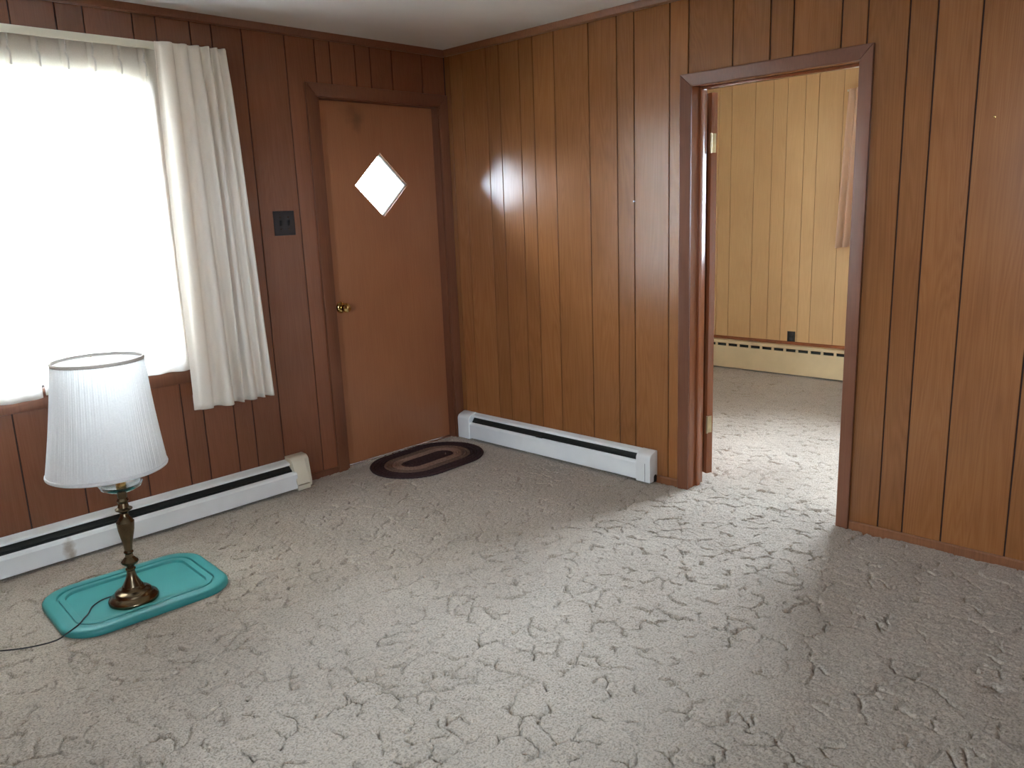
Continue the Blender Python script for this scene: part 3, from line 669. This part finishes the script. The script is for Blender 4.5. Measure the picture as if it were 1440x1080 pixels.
# ------------------------------------------------------------------ teal storage lid with the lamp
M['teal'] = plain('teal_plastic', (0.045, 0.29, 0.28), 0.42, noise=0.03, scale=6)
lid = tag(empty('tote_lid', (-2.345, -0.655, 0.002)), 'teal plastic storage tote lid lying on the carpet under the lamp', 'tote lid')
lid.rotation_euler = (0, 0, math.radians(-3.0))
LW, LH, LR = 0.305, 0.243, 0.125
def rr(ins, z, n=14):
    w_, h_ = LW-ins, LH-ins; r = max(0.02, LR-ins*0.8); out = []
    for cxx, cyy, a0 in ((w_-r, h_-r, 0), (-w_+r, h_-r, 90), (-w_+r, -h_+r, 180), (w_-r, -h_+r, 270)):
        for i in range(n+1):
            a = math.radians(a0+90*i/n); out.append((cxx+r*math.cos(a), cyy+r*math.sin(a), z))
    return out
prof = [(0.006, 0.000), (0.003, 0.0), (0.0, 0.003), (0.0, 0.016), (0.004, 0.023), (0.012, 0.027), (0.044, 0.0285), (0.047, 0.0275), (0.049, 0.020), (0.054, 0.020), (0.056, 0.026), (0.073, 0.0265), (0.076, 0.0255), (0.079, 0.0160), (0.085, 0.0155)]
mb = MB(); rows = [rr(i, z) for i, z in prof]; nn = len(rows[0]); mb.grid(rows, len(rows), nn, False, True); mb.f.append([(len(rows)-1)*nn+i for i in range(nn)]); mb.f.append([i for i in range(nn)][::-1])
mb.build('lid_shell', M['teal'], lid, smooth=True, angle=50)
LZ = 0.0155+0.002

LC = Vector((-2.383, -0.724)); RV = Vector((rt.x, rt.y)); FV = Vector((fwd.x, fwd.y)).normalized()
lamp = tag(empty('table_lamp', (LC.x, LC.y, LZ)), 'brass table lamp with tall white pleated shade on the teal lid', 'lamp')
lean = 0.014/0.45
def lsh(mb):     # the stem leans very slightly to the right
    mb.v = [(a+RV.x*lean*c_, b_+RV.y*lean*c_, c_) for a, b_, c_ in mb.v]; return mb
def lp(mb, name, mat, parent=lamp, **k): return lsh(mb).build(name, mat, parent, **k)
base_o = lp(MB().lathe([(0.080, 0.0), (0.088, 0.002), (0.0895, 0.010), (0.086, 0.018), (0.072, 0.026), (0.068, 0.030), (0.067, 0.036), (0.061, 0.042), (0.049, 0.046), (0.043, 0.050), (0.041, 0.056), (0.036, 0.062)], 56), 'base', M['oldbrass'], smooth=True)
lp(MB().lathe([(0.036, 0.060), (0.031, 0.072), (0.021, 0.092), (0.016, 0.108), (0.0145, 0.122), (0.018, 0.126), (0.018, 0.130), (0.013, 0.135), (0.016, 0.142), (0.030, 0.154), (0.031, 0.160), (0.024, 0.168), (0.015, 0.178), (0.014, 0.190), (0.018, 0.196), (0.014, 0.204), (0.016, 0.224), (0.022, 0.254), (0.0285, 0.286), (0.031, 0.310), (0.0315, 0.318), (0.024, 0.328), (0.016, 0.340), (0.014, 0.352), (0.020, 0.360), (0.030, 0.366), (0.0305, 0.370), (0.020, 0.376), (0.017, 0.392), (0.021, 0.402), (0.016, 0.412), (0.018, 0.432), (0.020, 0.440), (0.012, 0.448)], 16), 'column', M['oldbrass'], smooth=True, angle=28)
M['bowlglass'] = glass('clear_bowl_glass', (0.96, 0.94, 0.92), 0.22)
lp(MB().lathe([(0.020, 0.440), (0.050, 0.445), (0.070, 0.456), (0.076, 0.470), (0.074, 0.470), (0.068, 0.459), (0.049, 0.449), (0.020, 0.444)], 48), 'glass_bowl', M['bowlglass'], smooth=True)
lp(MB().lathe([(0.012, 0.446), (0.018, 0.450), (0.018, 0.500), (0.014, 0.506), (0.014, 0.520)], 20), 'socket', M['brass'], smooth=True)
M['bulb'] = plain('opal_bulb', (0.85, 0.85, 0.82), 0.3, noise=0.01)
lp(MB().lathe([(0.013, 0.515), (0.015, 0.540), (0.028, 0.570), (0.034, 0.600), (0.028, 0.625), (0.010, 0.638), (0.001, 0.640)], 24), 'bulb', M['bulb'], smooth=True)
# harp
for s in (-1, 1):
    pth = catmull([(s*0.014, 0, 0.500), (s*0.05, 0, 0.56), (s*0.066, 0, 0.70), (s*0.05, 0, 0.84), (s*0.012, 0, 0.892), (0, 0, 0.895)], 6)
    pth = [Vector((RV.x*p.x, RV.y*p.x, p.z)) for p in pth]
    MB().tube(pth, 0.002, 6).build('harp', M['brass'], lamp, smooth=True)
# shade: pleated cone with rims, washer wires
M['shade'] = cloth('white_pleated_fabric', (0.92, 0.92, 0.92), 0.38, 0.0, 200, 0.1)
M['shadeband'] = cloth('shade_rim_tape', (0.70, 0.64, 0.58), 0.15, 0.0, 200, 0.1)
ZB, ZT, RB, RTp = 0.545-LZ, 0.955-LZ, 0.204, 0.152
offB = RV*(-0.024); offT = RV*(-0.002)
def sp(r, z, a):
    t = (z-ZB)/(ZT-ZB); o = offB*(1-t)+offT*t
    return (o.x+r*math.cos(a), o.y+r*math.sin(a), z)
def shade_r(t): return RB+(RTp-RB)*t
nseg = 480; rows = []
for j in range(25):
    t = j/24; r = shade_r(t)-0.004*math.sin(math.pi*t); row = []
    for i in range(nseg):
        a = 2*math.pi*i/nseg; pl = 0.0006*math.sin(a*120+0.6*math.sin(a*7))+0.0005*math.sin(a*47+2)
        row.append(sp(r+pl, ZB+(ZT-ZB)*t, a))
    rows.append(row)
mb = MB(); mb.grid(rows, 25, nseg, False, True); shade = mb.build('lamp_shade', M['shade'], lamp, smooth=True, angle=180)
def rim(t, rad, name, mat):
    mb = MB(); ring = []; r = shade_r(t)-0.001; z = ZB+(ZT-ZB)*t
    for i in range(96):
        a = 2*math.pi*i/96; row = []
        for k in range(8):
            b_ = 2*math.pi*k/8; q = sp(r+0.0042*math.cos(b_), z, a); row.append((q[0], q[1], q[2]+rad*math.sin(b_)))
        ring.append(row)
    mb.grid(ring, 96, 8, True, True).build(name, mat, shade, smooth=True, angle=180)
rim(0.008, 0.007, 'shade_rim', M['shade']); rim(0.992, 0.0065, 'shade_rim', M['shadeband'])
for k in range(3):
    a = math.radians(80+120*k); q = sp(RTp-0.002, ZT-0.006, a)
    MB().tube([(offT.x, offT.y, ZT-0.045), q], 0.0013, 6).build('shade_spider', M['brass'], shade)
MB().lathe([(0.006, ZT-0.060), (0.009, ZT-0.054), (0.006, ZT-0.048), (0.008, ZT-0.042), (0.003, ZT-0.034), (0.0005, ZT-0.032)], 16, c=(offT.x, offT.y, 0)).build('finial', M['brass'], lamp, smooth=True)
# cord
M['cord'] = plain('black_cord', (0.012, 0.012, 0.012), 0.5)
cpts = [(-2.440, -0.655, 0.030), (-2.474, -0.642, 0.023), (-2.515, -0.668, 0.022), (-2.545, -0.715, 0.022), (-2.575, -0.765, 0.033), (-2.604, -0.800, 0.0335), (-2.648, -0.818, 0.026), (-2.680, -0.812, 0.012), (-2.73, -0.795, 0.008), (-2.80, -0.755, 0.007), (-2.88, -0.68, 0.007), (-2.98, -0.52, 0.007), (-3.05, -0.32, 0.007), (-3.08, -0.16, 0.008)]
MB().tube([p-Vector((LC.x, LC.y, LZ)) for p in catmull(cpts, 8)], 0.0026, 8).build('power_cord', M['cord'], lamp, smooth=True)
